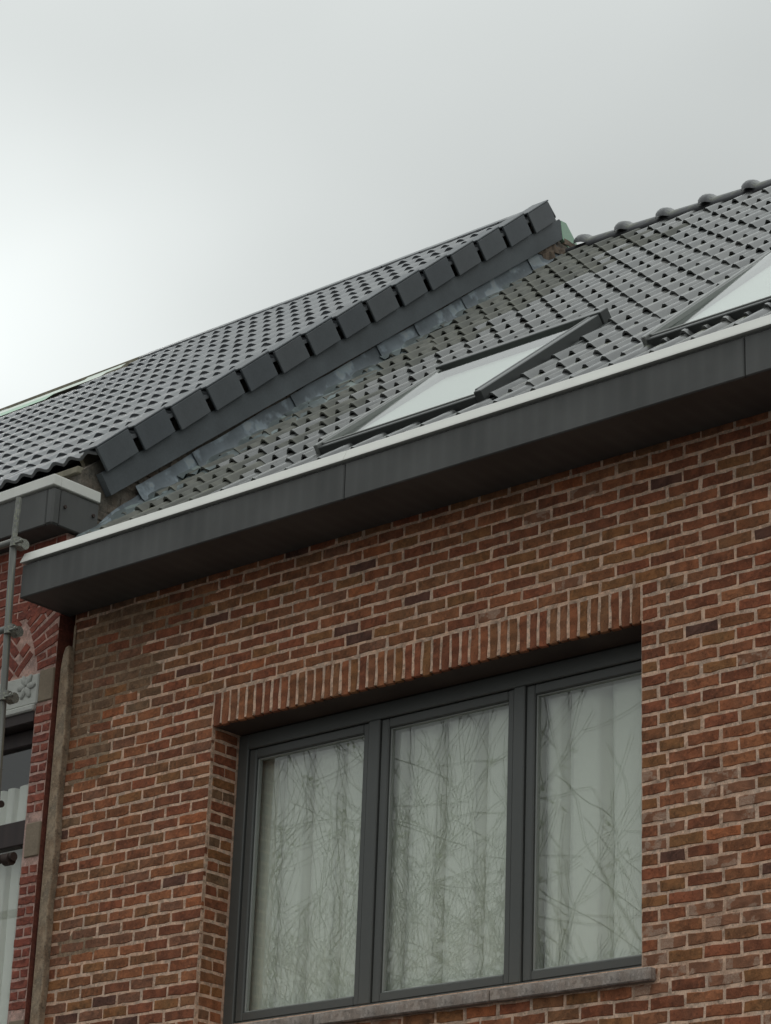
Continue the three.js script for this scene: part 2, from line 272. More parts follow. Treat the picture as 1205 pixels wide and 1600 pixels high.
  for (let i = 0; i < n; i++) { const w = p - 0.0160 + jit(0.002); const m = part('soldier_brick', brickGeo(w, 0.188, 0.024), rnd() < 0.12 ? brickMats[10] : brickMats[Math.floor(rnd() * 9)], lintel); m.position.set(WL + (i + 0.5) * p + jit(0.0015), YL + 0.094 + jit(0.0015), 0.001); m.rotation.z = jit(0.006); }
  // pale mortar fillet down the corner with the neighbour
  const edge = []; for (let i = 0; i <= 40; i++) { const y = 3.6 + i * (6.53 - 3.6) / 40; edge.push([-4.122 + (fbm(y * 5, 3, 2, 3) - 0.5) * 0.03 - 0.02 * smooth(6.3, 6.55, y), y]); }
  const fp = [[-4.19, 3.6], ...edge, [-4.146, 6.555], [-4.160, 6.55], [-4.176, 6.51], [-4.187, 6.43]];
  part('mortar_fillet', new THREE.ExtrudeGeometry(new THREE.Shape(fp.map((q) => new THREE.Vector2(...q))), { depth: 0.036, bevelEnabled: true, bevelSize: 0.008, bevelThickness: 0.008, bevelSegments: 2 }).translate(0, 0, 0.002), M.fillet, house);
  part('mortar_smear', cbox(-4.146, -4.128, 6.52, 6.70, 0.0, 0.008, 0.003), M.fillet, house);
  // other walls, floor and ceiling of the room behind the window, closing the house
  part('side_wall', cbox(3.2, 3.5, 0.02, 6.9, -10, 0, 0.002), brickMats[1], house);
  part('party_wall', cbox(-4.15, -3.9, 0.02, 6.9, -10, -0.31, 0.002), M.room, house);
  part('rear_wall', cbox(-4.15, 3.5, 0.02, 6.9, -10.3, -10.0, 0.002), brickMats[1], house);
  part('room_rear_wall', cbox(-3.9, 3.2, 3.3, 6.5, -4.2, -4.1, 0.002), M.room, house);
  part('room_floor', cbox(-3.9, 3.2, 3.2, 3.4, -4.1, -0.305, 0.002), M.room, house);
  part('room_ceiling', cbox(-3.9, 3.2, 6.4, 6.6, -4.1, -0.305, 0.002), M.room, house);
}
// window
{
  const win = group('window', house), F0 = -0.285, F1 = -0.212, B1 = -0.224;
  const frame = group('frame', win), fr = (x0, x1, y0, y1) => part('frame_bar', cbox(x0, x1, y0, y1, F0, F1, 0.005), M.frame, frame);
  const y0 = 4.186, y1 = 5.853, hb = 0.088, bb = 0.062;
  fr(WL + 0.002, WL + 0.078, y0, y1); fr(-0.078, -0.002, y0, y1);
  fr(WL + 0.0785, -0.0785, y1 - hb, y1); fr(WL + 0.0785, -0.0785, y0, y0 + bb);
  const mull = [[-1.948, -1.868], [-0.958, -0.885]];
  for (const [a, b] of mull) fr(a, b, y0 + bb + 0.0005, y1 - hb - 0.0005);
  const bays = [[WL + 0.078, -1.948], [-1.868, -0.958], [-0.885, -0.078]];
  for (const [a, b] of bays) {
    const s = group('sash', win), ya = y0 + bb, yb = y1 - hb, w = 0.056;
    const bar = (x0, x1, p, q) => part('sash_bar', cbox(x0, x1, p, q, F0 + 0.004, B1, 0.006), M.frame, s);
    bar(a + 0.003, a + w, ya + 0.003, yb - 0.003); bar(b - w + 0.012, b - 0.003, ya + 0.003, yb - 0.003);
    bar(a + w + 0.0005, b - w + 0.0115, yb - w, yb - 0.003); bar(a + w + 0.0005, b - w + 0.0115, ya + 0.003, ya + w - 0.004);
    const gx0 = a + w, gx1 = b - w + 0.012, gy0 = ya + w - 0.004, gy1 = yb - w;
    part('glazing_bead', mergeGeometries([cbox(gx0 + 0.0005, gx0 + 0.010, gy0, gy1, -0.268, -0.240, 0.002), cbox(gx1 - 0.010, gx1 - 0.0005, gy0, gy1, -0.268, -0.240, 0.002), cbox(gx0 + 0.0105, gx1 - 0.0105, gy0, gy0 + 0.008, -0.268, -0.240, 0.002), cbox(gx0 + 0.0105, gx1 - 0.0105, gy1 - 0.008, gy1, -0.268, -0.240, 0.002)]), M.bead, s);
    for (const z of [-0.254, -0.276]) { const p = part('pane', new THREE.PlaneGeometry(gx1 - gx0, gy1 - gy0), M.glass, s); p.position.set((gx0 + gx1) / 2, (gy0 + gy1) / 2, z); p.rotation.y = jit(0.0015); p.rotation.x = jit(0.001); }
  }
  const sill = group('window_sill', win);
  const xs = [-3.0, -2.02, -0.87, 0.082];
  for (let i = 0; i < 3; i++) part('sill_stone', cbox(xs[i] + (i ? 0.003 : 0), xs[i + 1] - 0.003, 4.108, 4.166 + 0.004, -0.205, 0.042, 0.006), M.sillStone, sill);
  part('sill_wedge', cbox(WL + 0.003, WR - 0.003, 4.171, 4.1845, -0.285, -0.19, 0.002), M.sillStone, sill);
}
// gutter box
{
  const gut = group('box_gutter', house), GZ = 0.40, X0 = -4.2, X1 = 3.6;
  const seam = [X0, -1.632, 0.885, X1];
  for (let i = 0; i < 3; i++) {
    part('fascia_panel', cbox(seam[i] + 0.0025, seam[i + 1] - 0.0025, YS, 6.972, GZ - 0.02, GZ, 0.006), M.fascia, gut);
  }
  part('fascia_backing', cbox(X0 + 0.02, X1 - 0.02, YS + 0.03, 6.97, GZ - 0.03, GZ - 0.0205, 0.001), M.fascia, gut);
  part('end_panel', cbox(X0, X0 + 0.018, YS + 0.001, 6.970, 0.003, GZ - 0.021, 0.003), M.fascia, gut);
  for (const [a, b] of [[X0 - 0.004, -1.632], [-1.632, X1]]) part('white_trim', prism([[-(GZ + 0.017), 6.984], [-(GZ + 0.015), 6.992], [-(GZ - 0.012), 7.050], [-(GZ - 0.06), 7.052], [-(GZ - 0.06), 6.984]].reverse(), a + 0.0012, b - 0.0012, 'x'), M.trim, gut);
  part('end_trim', cbox(X0 - 0.004, X0 + 0.03, 6.984, 7.050, 0.0, GZ - 0.0605, 0.003), M.trim, gut);
  part('soffit_board', cbox(X0 + 0.0185, X1, YS + 0.004, YS + 0.02, 0.0, GZ - 0.021, 0.001), M.fascia, gut);
  part('channel_bed', cbox(X0 + 0.02, X1, 6.86, 6.88, -0.05, GZ - 0.07, 0.001), M.zinc, gut);
}
// roof tiles: lower edge at z=0 going up-slope to z=-L; y is the normal
function tileGeo(w, L, prof, u0, u1, v0, v1, nu, lift, t = 0.014) {
  const P = [], I = [], U = [], top = [[], []], lip = [];
  const add = (x, y, z) => { P.push(x, y, z); U.push(x, z); return P.length / 3 - 1; };
  const N = Math.max(2, Math.round(nu * (u1 - u0)));
  for (let i = 0; i <= N; i++) {
    const u = u0 + (u1 - u0) * i / N, b = prof(u);
    [v0, v1].forEach((v, k) => top[k].push(add(u * w, lift * (1 - v) + b * (1 - 0.22 * v), -v * L)));
    const roll = smooth(0.006, 0.016, b);
    lip.push(add(u * w, lift * (1 - v0) + b - (t * roll + (lift + 0.003) * (1 - roll)), -v0 * L + 0.001));
  }
  const dup = (k) => { const j = k * 3; return add(P[j], P[j + 1], P[j + 2]); };
  const front = top[0].map(dup);
  for (let i = 0; i < N; i++) { I.push(top[0][i], top[0][i + 1], top[1][i + 1], top[0][i], top[1][i + 1], top[1][i]); I.push(lip[i], lip[i + 1], front[i + 1], lip[i], front[i + 1], front[i]); }
  const side = (a, b, s) => { const c = dup(a), d = dup(b), e = add(P[c * 3], P[c * 3 + 1] - 0.022, P[c * 3 + 2]), f = add(P[d * 3], P[d * 3 + 1] - 0.022, P[d * 3 + 2]); if (s > 0) I.push(c, e, f, c, f, d); else I.push(c, f, e, c, d, f); };
  side(top[0][0], top[1][0], -1); side(top[0][N], top[1][N], 1);
  const g = new THREE.BufferGeometry(); g.setAttribute('position', new THREE.Float32BufferAttribute(P, 3)); g.setAttribute('uv', new THREE.Float32BufferAttribute(U, 2)); g.setIndex(I); g.computeVertexNormals(); return g;
}
const bump = (u, c, r) => { const d = Math.abs(u - c) / r; return d >= 1 ? 0 : Math.pow(Math.cos(d * Math.PI / 2), 0.9); };
const profA = (u) => 0.052 * bump(u, 0.82, 0.15) + 0.042 * bump(u, 0.34, 0.12);
const profB = (u) => 0.015 * (1 - Math.cos((u - 0.02) * 4 * Math.PI));

const SKY = [{ x0: -2.455, x1: -1.215, s0: 0.70, s1: 2.12 }, { x0: -0.20, x1: 1.04, s0: 0.78, s1: 2.45 }];
{
  const roof = group('roof', house);
  const Q = (x, s, n) => roofPt(x, s, n);
  // sarking boards under the tiles (with openings for the skylights) and the rear slope
  const rows = [[-4.15, -2.45, 0, RIDGE], [-2.45, -1.22, 0, 0.70], [-2.45, -1.22, 2.12, RIDGE], [-1.22, -0.2, 0, RIDGE], [-0.2, 1.04, 0, 0.78], [-0.2, 1.04, 2.45, RIDGE], [1.04, 3.6, 0, RIDGE]];
  rows.forEach(([x0, x1, s0, s1]) => { const a = Q(x0, s0, -0.06), b = Q(x1, s0, -0.06), c = Q(x1, s1, -0.06), d = Q(x0, s1, -0.06); const g = new THREE.BufferGeometry(); g.setAttribute('position', new THREE.Float32BufferAttribute([a, b, c, a, c, d].flatMap((v) => v.toArray()), 3)); g.setAttribute('uv', new THREE.Float32BufferAttribute([0, 0, 1, 0, 1, 1, 0, 0, 1, 1, 0, 1], 2)); g.computeVertexNormals(); part('sarking', g, M.felt, roof); });
  { const a = Q(-4.15, RIDGE, -0.05), b = Q(3.6, RIDGE, -0.05), c = V3(3.6, 6.7, -10.4), d = V3(-4.15, 6.7, -10.4); const g = new THREE.BufferGeometry(); g.setAttribute('position', new THREE.Float32BufferAttribute([a, b, c, a, c, d].flatMap((v) => v.toArray()), 3)); g.setAttribute('uv', new THREE.Float32BufferAttribute([0, 0, 1, 0, 1, 1, 0, 0, 1, 1, 0, 1], 2)); g.computeVertexNormals(); part('rear_slope', g, M.tileA[1], roof); }
  part('gable_end', prism([[-0.3, 6.6], [4.74, 11.0], [10.4, 6.7]], 3.4, 3.5, 'x'), brickMats[1], roof);

  const w = 0.252, gg = 0.3415, L = gg + 0.07, s00 = 0.0425, x00 = -3.263 - 4 * w + 0.055;
  const variants = [], list = [];
  const full = [0, 1, 2].map(() => tileGeo(w + 0.012, L, profA, 0, 1, 0, 1, 16, 0.021));
  for (let r = 0; r < 20; r++) for (let c = 0; c < 33; c++) {
    const x = x00 + (c - 0) * w - 0.80 * w, s = s00 + r * gg;
    if (s > RIDGE - 0.12 || x > 3.4) continue;
    let u0 = 0, u1 = 1, v0 = 0, v1 = 1;
    if (x + w < -4.15) continue;
    if (x < -4.16) u0 = clamp((-4.16 - x) / w);
    if (s + L > RIDGE - 0.02) v1 = clamp((RIDGE - 0.02 - s) / L);
    let drop = false;
    for (const k of SKY) {
      const ix = Math.min(x + w, k.x1) - Math.max(x, k.x0), is = Math.min(s + gg, k.s1 + 0.06) - Math.max(s, k.s0);
      if (ix > 0.01 && is > 0.01) {
        if (x >= k.x0 - 0.03 && x + w <= k.x1 + 0.03) { if (s < k.s0) v1 = Math.min(v1, (k.s0 - 0.015 - s) / L); else if (s + gg > k.s1 + 0.06) v0 = Math.max(v0, (k.s1 + 0.06 - s) / L); else drop = true; }
        else if (x < k.x0) { if (s + gg * 0.5 < k.s0) v1 = Math.min(v1, (k.s0 - 0.015 - s) / L); else u1 = Math.min(u1, (k.x0 - x) / w - 0.02); }
        else { if (s + gg * 0.5 < k.s0) v1 = Math.min(v1, (k.s0 - 0.015 - s) / L); else u0 = Math.max(u0, (k.x1 - x) / w + 0.02); }
      }
    }
    if (drop || u1 - u0 < 0.06 || v1 - v0 < 0.08) continue;
    const whole = u0 === 0 && u1 === 1 && v0 === 0 && v1 === 1;
    const n = jit(0.0025), pos = roofPt(x, s, -0.024 + n);
    const q = new THREE.Quaternion().setFromEuler(new THREE.Euler(TH, 0, 0)).multiply(new THREE.Quaternion().setFromEuler(new THREE.Euler(jit(0.010), jit(0.010), -0.03 * s / 6.6 + jit(0.012))));
    const mossy = smooth(0.9, 0.05, (x + 4.1) * 0.8 + (fbm(x * 2, s * 2, 3, 2) - 0.5));
    const mt = rnd() < mossy ? M.tileMoss[Math.floor(rnd() * 2)] : M.tileA[Math.floor(rnd() * 4)];
    list.push({ pos, quat: q, mat: mt, geo: whole ? full[Math.floor(rnd() * 3)] : tileGeo(w + (u1 === 1 ? 0.012 : 0), L, profA, u0, u1, v0, v1, 16, 0.021) });
  }
  layPieces(list, 'roof_tile', roof, 300, 'outlying_tiles', mat(0xffffff, { map: lichenMap, roughness: 0.27, vertexColors: true }), (b) => b.geo);

  // ridge tiles: half-round caps, each with a collar over the next
  for (let i = 0; i < 20; i++) {
    const x = -4.02 + i * 0.385, a = [];
    const prof = [[-0.025, 0.128], [-0.01, 0.158], [0.025, 0.172], [0.06, 0.160], [0.085, 0.116], [0.36, 0.108], [0.40, 0.106]];
    const P = [], I = [], U = [], K = 10;
    prof.forEach(([dx, rr]) => { for (let k = 0; k <= K; k++) { const t = -0.15 + (Math.PI + 0.3) * k / K; P.push(dx, Math.sin(t) * rr * 0.62, Math.cos(t) * rr); U.push(dx, k * 0.04); } });
    for (let r = 0; r + 1 < prof.length; r++) for (let k = 0; k < K; k++) { const p = r * (K + 1) + k, q = p + K + 1; I.push(p, p + 1, q + 1, p, q + 1, q); }
    const g = new THREE.BufferGeometry(); g.setAttribute('position', new THREE.Float32BufferAttribute(P, 3)); g.setAttribute('uv', new THREE.Float32BufferAttribute(U, 2)); g.setIndex(I); g.computeVertexNormals();
    const m = part('ridge_tile', g, M.ridge, roof); m.position.copy(roofPt(x, RIDGE - 0.03, -0.025)); m.rotation.z = -0.03 + jit(0.004);
    if (x > 3.2) break;
  }
  part('ridge_seal', tube(roofPt(-4.14, RIDGE - 0.11, 0.015), roofPt(-2.0, RIDGE - 0.11, 0.015), 0.03), M.felt, roof);

  // skylights
  const rq = new THREE.Quaternion().setFromEuler(new THREE.Euler(TH, 0, 0));
  SKY.forEach((k, i) => {
    const s = group('skylight', roof), W = k.x1 - k.x0, H = k.s1 - k.s0; s.position.copy(roofPt(k.x0, k.s0, 0)); s.quaternion.copy(rq);
    const b = (n, x0, x1, y0, y1, z0, z1, m, c = 0.005) => part(n, cbox(x0, x1, y0, y1, z0, z1, c), m, s);
    b('frame_side', 0, 0.028, -0.08, 0.072, -H + 0.05, -0.001, M.skyFrameLit); b('frame_side', W - 0.050, W, -0.08, 0.078, -H + 0.05, -0.001, M.skyFrame);  // left side painted lighter, as if lit by the sky
    b('frame_foot', 0.0285, W - 0.0505, -0.08, 0.052, -0.05, -0.002, M.skyFrame);
    b('hood', -0.008, W + 0.008, -0.08, 0.088, -H - 0.05, -H + 0.0495, M.skyFrame);
    b('sash_cover', 0.0285, 0.040, 0.035, 0.066, -H + 0.052, -0.052, M.skyFrameLit, 0.006); b('sash_cover', W - 0.078, W - 0.0505, 0.03, 0.082, -H + 0.052, -0.052, M.skyFrame, 0.010);
    b('sash_lip', 0.041, W - 0.079, 0.035, 0.060, -0.068, -0.0505, M.skyFrameLit, 0.003);
    const p = part('pane', new THREE.PlaneGeometry(W - 0.119, H - 0.118).rotateX(-Math.PI / 2), M.skyGlass, s); p.rotation.x = 0.026; p.position.set(W / 2 - 0.019, 0.050, -(H + 0.018) / 2);
    const bl = part('added_backing', new THREE.PlaneGeometry(W - 0.085, H - 0.07).rotateX(-Math.PI / 2), M.added_backing, s); bl.position.set(W / 2, 0.008, -(H + 0.01) / 2);  // added panel standing in for the lit room below
    b('flashing', -0.05, -0.003, -0.02, 0.012, -H, -0.02, M.leadGreen, 0.003); b('flashing', W + 0.003, W + 0.05, -0.02, 0.012, -H, -0.02, M.skyFrame, 0.003);
  });

  // lead flashing against the party gable: upstand pieces and the apron dressed over the tiles
  const cut = [0.5, 1.06, 1.66, 2.78, 3.86, 4.36, 5.02, 6.02, 6.45];
  for (let i = 0; i + 1 < cut.length; i++) {
    const N = 10, P = [], I = [], U = [];
    for (let j = 0; j <= N; j++) {
      const s = cut[i] - 0.03 + (cut[i + 1] - cut[i] + 0.03) * j / N, e = 0.006 + 0.010 * (1 - j / N), top = (i === 0 ? 0.055 : 0.102) + 0.014 * (fbm(s * 4, i, 2, 3) - 0.5) * 2 - 0.05 * (i === 0 ? 1 - j / N : 0), wv = 0.006 * (fbm(s * 9, 7, 1, 3) - 0.5), low = 0.005 * (fbm(s * 5, 2, 9, 2) - 0.5);
      for (const [dx, n] of [[-4.192 + e + wv, top + 0.02], [-4.186 + e - wv, top * 0.62], [-4.182 + e + wv, 0.03 + low], [-4.168 + e, 0.012 + low]]) { const v = roofPt(-4.1, s, n); P.push(dx, v.y, v.z); U.push(s, n + i * 0.37); }
    }
    for (let j = 0; j < N; j++) for (let k = 0; k < 3; k++) { const p = j * 4 + k, q = p + 4; I.push(p, p + 1, q + 1, p, q + 1, q); }
    const g = new THREE.BufferGeometry(); g.setAttribute('position', new THREE.Float32BufferAttribute(P, 3)); g.setAttribute('uv', new THREE.Float32BufferAttribute(U, 2)); g.setIndex(I); g.computeVertexNormals(); part('lead_flashing', g, M.lead, roof);
  }
  const ac = [0.30, 1.45, 2.65, 3.85, 5.05, 5.75];
  for (let i = 0; i + 1 < ac.length; i++) {
    const N = 14, K = 7, P = [], I = [], U = [];
    for (let j = 0; j <= N; j++) { const s = ac[i] - 0.04 + (ac[i + 1] - ac[i] + 0.04) * j / N, e = 0.004 + 0.008 * (1 - j / N), wid = (0.27 + 0.03 * (fbm(s * 3, 1, 5, 3) - 0.5)) * (1 - 0.45 * smooth(3.0, 5.75, s)) * (1 - 0.5 * smooth(0.9, 0.3, s));
      for (let k = 0; k <= K; k++) { const x = -4.175 + wid * k / K, ur = ((x - (x00 - 0.8 * w)) / w) % 1, rr = ((s - s00) / gg) % 1; const n = -0.030 + profA((ur + 1) % 1) * (1 - 0.22 * rr) * 0.8 + 0.02 * (1 - rr) + 0.014 + e + (k === 0 ? 0.03 : 0) + 0.006 * (fbm(x * 14, s * 7, 3, 2) - 0.5); const v = roofPt(x, s, n); P.push(v.x, v.y, v.z); U.push(x, s + i * 0.3); } }
    for (let j = 0; j < N; j++) for (let k = 0; k < K; k++) { const p = j * (K + 1) + k, q = p + K + 1; I.push(p, p + 1, q + 1, p, q + 1, q); }
    const g = new THREE.BufferGeometry(); g.setAttribute('position', new THREE.Float32BufferAttribute(P, 3)); g.setAttribute('uv', new THREE.Float32BufferAttribute(U, 2)); g.setIndex(I); g.computeVertexNormals(); part('lead_apron', g, M.leadGreen, roof);
  }
}

// ---------------------------------------------------------------- neighbouring house
const nb = thing('neighbour_house', 'red brick house with dark new roof tiles and grey bargeboard above the party wall', 'house');
const NT = Math.atan(0.822), NS = Math.sin(NT), NC = Math.cos(NT), NX = -4.12;
const nPt = (x, s, n = 0) => V3(x, 7.864 + NS * s + NC * n, -0.02 - NC * s + NS * n);           // s=0: foot of the verge, on the tile tops
const NL = 5.735;
{
  const roof = group('roof', nb);
  const G = NL / 15, w = 0.30, L = G + 0.07;
  const quad = (a, b, c, d) => { const g = new THREE.BufferGeometry(); g.setAttribute('position', new THREE.Float32BufferAttribute([a, b, c, a, c, d].flatMap((v) => v.toArray()), 3)); g.setAttribute('uv', new THREE.Float32BufferAttribute([0, 0, 1, 0, 1, 1, 0, 0, 1, 1, 0, 1], 2)); g.computeVertexNormals(); return g; };
  part('sarking', quad(nPt(-16, 0.02, -0.10), nPt(-4.2, 0.02, -0.10), nPt(-4.2, NL, -0.10), nPt(-16, NL, -0.10)), M.felt, roof);
  part('rear_slope', quad(nPt(-4.2, NL, -0.04), nPt(-16, NL, -0.04), V3(-16, 7.6, -9.2), V3(-4.2, 7.6, -9.2)), M.membrane, roof);
  const full = tileGeo(w + 0.012, L, profB, 0, 1, 0, 1, 16, 0.016, 0.022), last = tileGeo(w + 0.012, L, profB, 0, 1, 0, 0.66, 16, 0.016, 0.022), list = [];
  const nq = new THREE.Quaternion().setFromEuler(new THREE.Euler(NT, 0, 0));
  for (let r = 0; r < 15; r++) for (let c = 0; c < 38; c++) {
    const x = -4.15 - (c + 1) * w, s = r * G;
    if (r >= 13 && x < -8.75 && x > -10.6) { if (r === 14 || (r === 13 && x < -9.2)) continue; }
    const q = nq.clone().multiply(new THREE.Quaternion().setFromEuler(new THREE.Euler(jit(0.006), jit(0.006), jit(0.006))));
    list.push({ pos: nPt(x, s, -0.052 + jit(0.002)), quat: q, mat: M.tileB[Math.floor(rnd() * 3)], geo: r === 14 ? last : full });
  }
  layPieces(list, 'roof_tile', roof, 300, 'outlying_tiles', mat(0xffffff, { map: fineNoise, roughness: 0.42, vertexColors: true }), (b) => b.geo);
  // membrane left showing at the unfinished end of the ridge
  for (const [x0, x1, s0, s1, m] of [[-10.4, -8.9, 5.30, 5.42, M.membraneWhite], [-11.5, -9.4, 5.05, 5.20, M.membrane], [-9.3, -8.8, 5.48, 5.56, M.membraneWhite]]) part('roof_membrane', quad(nPt(x0, s0, -0.02), nPt(x1, s0, -0.02), nPt(x1, s1, -0.01), nPt(x0, s1, -0.01)), m, roof);
  part('ridge_batten', cbox(-16, -8.66, 11.43, 11.49, -4.50, -4.44, 0.004), M.batten, roof);
  for (let i = 0; i < 11; i++) { const x1 = -4.16 - i * 0.41; const g = prism([[-0.10, -0.062], [0.0, 0.022], [0.10, -0.062], [0.10, -0.076], [0, 0.006], [-0.10, -0.076]], x1 - 0.425, x1, 'x'); const m = part('ridge_tile', g, M.tileB[i % 3], roof); m.position.set(0, 11.480 + 0.001 * (i % 2), -4.455); m.rotation.z = 0; }
  // verge tiles: flat flap hanging over the gable, each foot lapping the one below
  const vg = (last) => { const P = prism([[0, 0], [L - 0.045, 0], [L - 0.045, -0.158], [0, -0.158]], -0.016, 0, 'x'); return P; };
  for (let i = 0; i < 15; i++) {
    const g = group('verge_tile', roof), out = 0.0;
    const flap = cbox(-0.018, 0, -0.162, 0.0, -(G - 0.058), 0.0, 0.004), cap = cbox(-0.16, 0.0, 0.0005, 0.014, -(G - 0.045), 0.0, 0.005), foot = cbox(-0.15, 0.001, -0.166, 0.0, -0.016, 0.026, 0.003);
    part('flap', flap, M.verge[i % 3], g); part('cap', cap, M.verge[(i + 1) % 3], g); 
    g.position.copy(nPt(NX, i * G, -0.012)); g.quaternion.setFromEuler(new THREE.Euler(NT + 0.04, 0.0, 0));
  }
  // bargeboard under the verge
  const bz = (s, n) => { const v = nPt(-4.16, s, n); return [-v.z, v.y]; };
  part('verge_backing', prism([bz(0.03, -0.03), bz(NL - 0.02, -0.03), bz(NL - 0.02, -0.2), bz(0.03, -0.2)], -4.33, -4.30, 'x'), M.batten, roof);
  part('bargeboard', prism([bz(-0.02, -0.166), bz(NL + 0.04, -0.166), bz(NL + 0.05, -0.185), bz(NL - 0.02, -0.315), bz(-0.02, -0.315)], -4.20, -4.152, 'x'), M.barge, roof);
  // membrane wrapping the gable behind the apex
  const mp = [[876, 345], [884, 349], [903, 386], [893, 395], [880, 376]].map(([x, y]) => { const v = atX(x, y, -4.21); return [-v.z, v.y]; });
  part('gable_membrane', prism(mp, -4.23, -4.205, 'x'), M.membrane, roof);
  part('eaves_batten', cbox(-16, -4.21, 7.700, 7.742, -0.02, 0.03, 0.004), M.batten, roof);

  // party gable: dirty brick strip between bargeboard and flashing
  const gable = group('gable_wall', nb);
  part('gable_mortar', prism([[-0.0, 6.8], [5.4, 6.8], [5.4, 10.9], [4.45, 11.36], [0.0, 7.72]], -4.4, -4.206, 'x'), M.gableMortar, gable);
  for (let r = 0; r < 64; r++) for (let c = 0; c < 27; c++) {
    const y = 7.0 + r * 0.068, z = -0.02 - c * 0.2 - (r % 2) * 0.1, top = 7.864 - 0.30 / NC + 0.822 * (-0.02 - z), bot = RY + 0.83 * (RZ - z) - 0.06;
    if (y > top + 0.03 || y < bot - 0.06 || z < -5) continue;
    const m = part('gable_brick', brickGeo(0.188, 0.055, 0.02), M.gableBricks[Math.floor(rnd() * 3)], gable); m.rotation.y = Math.PI / 2; m.position.set(-4.2 + jit(0.003), y, z - 0.1); m.rotation.x = jit(0.01);
  }
  // rubble bedded at the head of the flashing
  [[848, 392, 0.07], [862, 388, 0.08], [858, 400, 0.06], [873, 391, 0.06]].forEach(([x, y, r]) => { const m = part('loose_brick', brickGeo(0.16, 0.065, 0.06), M.gableBricks[2], gable); m.rotation.set(jit(0.15), Math.PI / 2, 0.4 + jit(0.3), 'YXZ'); m.position.copy(atX(x, y, -4.168)); });
}
// neighbour's gutter box
{
  const gut = group('box_gutter', nb), X1 = -4.17, X0 = -14, ZF = 0.235, ZB = -0.13;
  part('front_panel', cbox(X0, X1 - 0.062, 7.292, 7.524, ZF - 0.02, ZF, 0.006), M.fascia, gut);
  part('corner_strip', cbox(X1 - 0.0605, X1 + 0.003, 7.288, 7.524, ZF - 0.06, ZF + 0.003, 0.012), M.fascia, gut);
  part('end_panel', cbox(X1 - 0.02, X1, 7.292, 7.524, ZB, ZF - 0.062, 0.006), M.fascia, gut);
  part('front_trim', cbox(X0, X1 + 0.010, 7.534, 7.602, ZF - 0.045, ZF + 0.016, 0.004), M.trim, gut);
  part('end_trim', cbox(X1 - 0.05, X1 + 0.010, 7.534, 7.602, ZB, ZF - 0.0455, 0.004), M.trim, gut);
  part('base_board', cbox(X0, X1 - 0.0205, 7.294, 7.31, ZB, ZF - 0.0205, 0.001), M.fascia, gut);
  for (const [x, y] of [[102, 792], [146, 806]]) { const v = atX(x, y, X1 + 0.004); part('bolt', new THREE.CylinderGeometry(0.012, 0.012, 0.012, 6).rotateZ(Math.PI / 2).translate(v.x, v.y, v.z), M.rust, gut); }
}
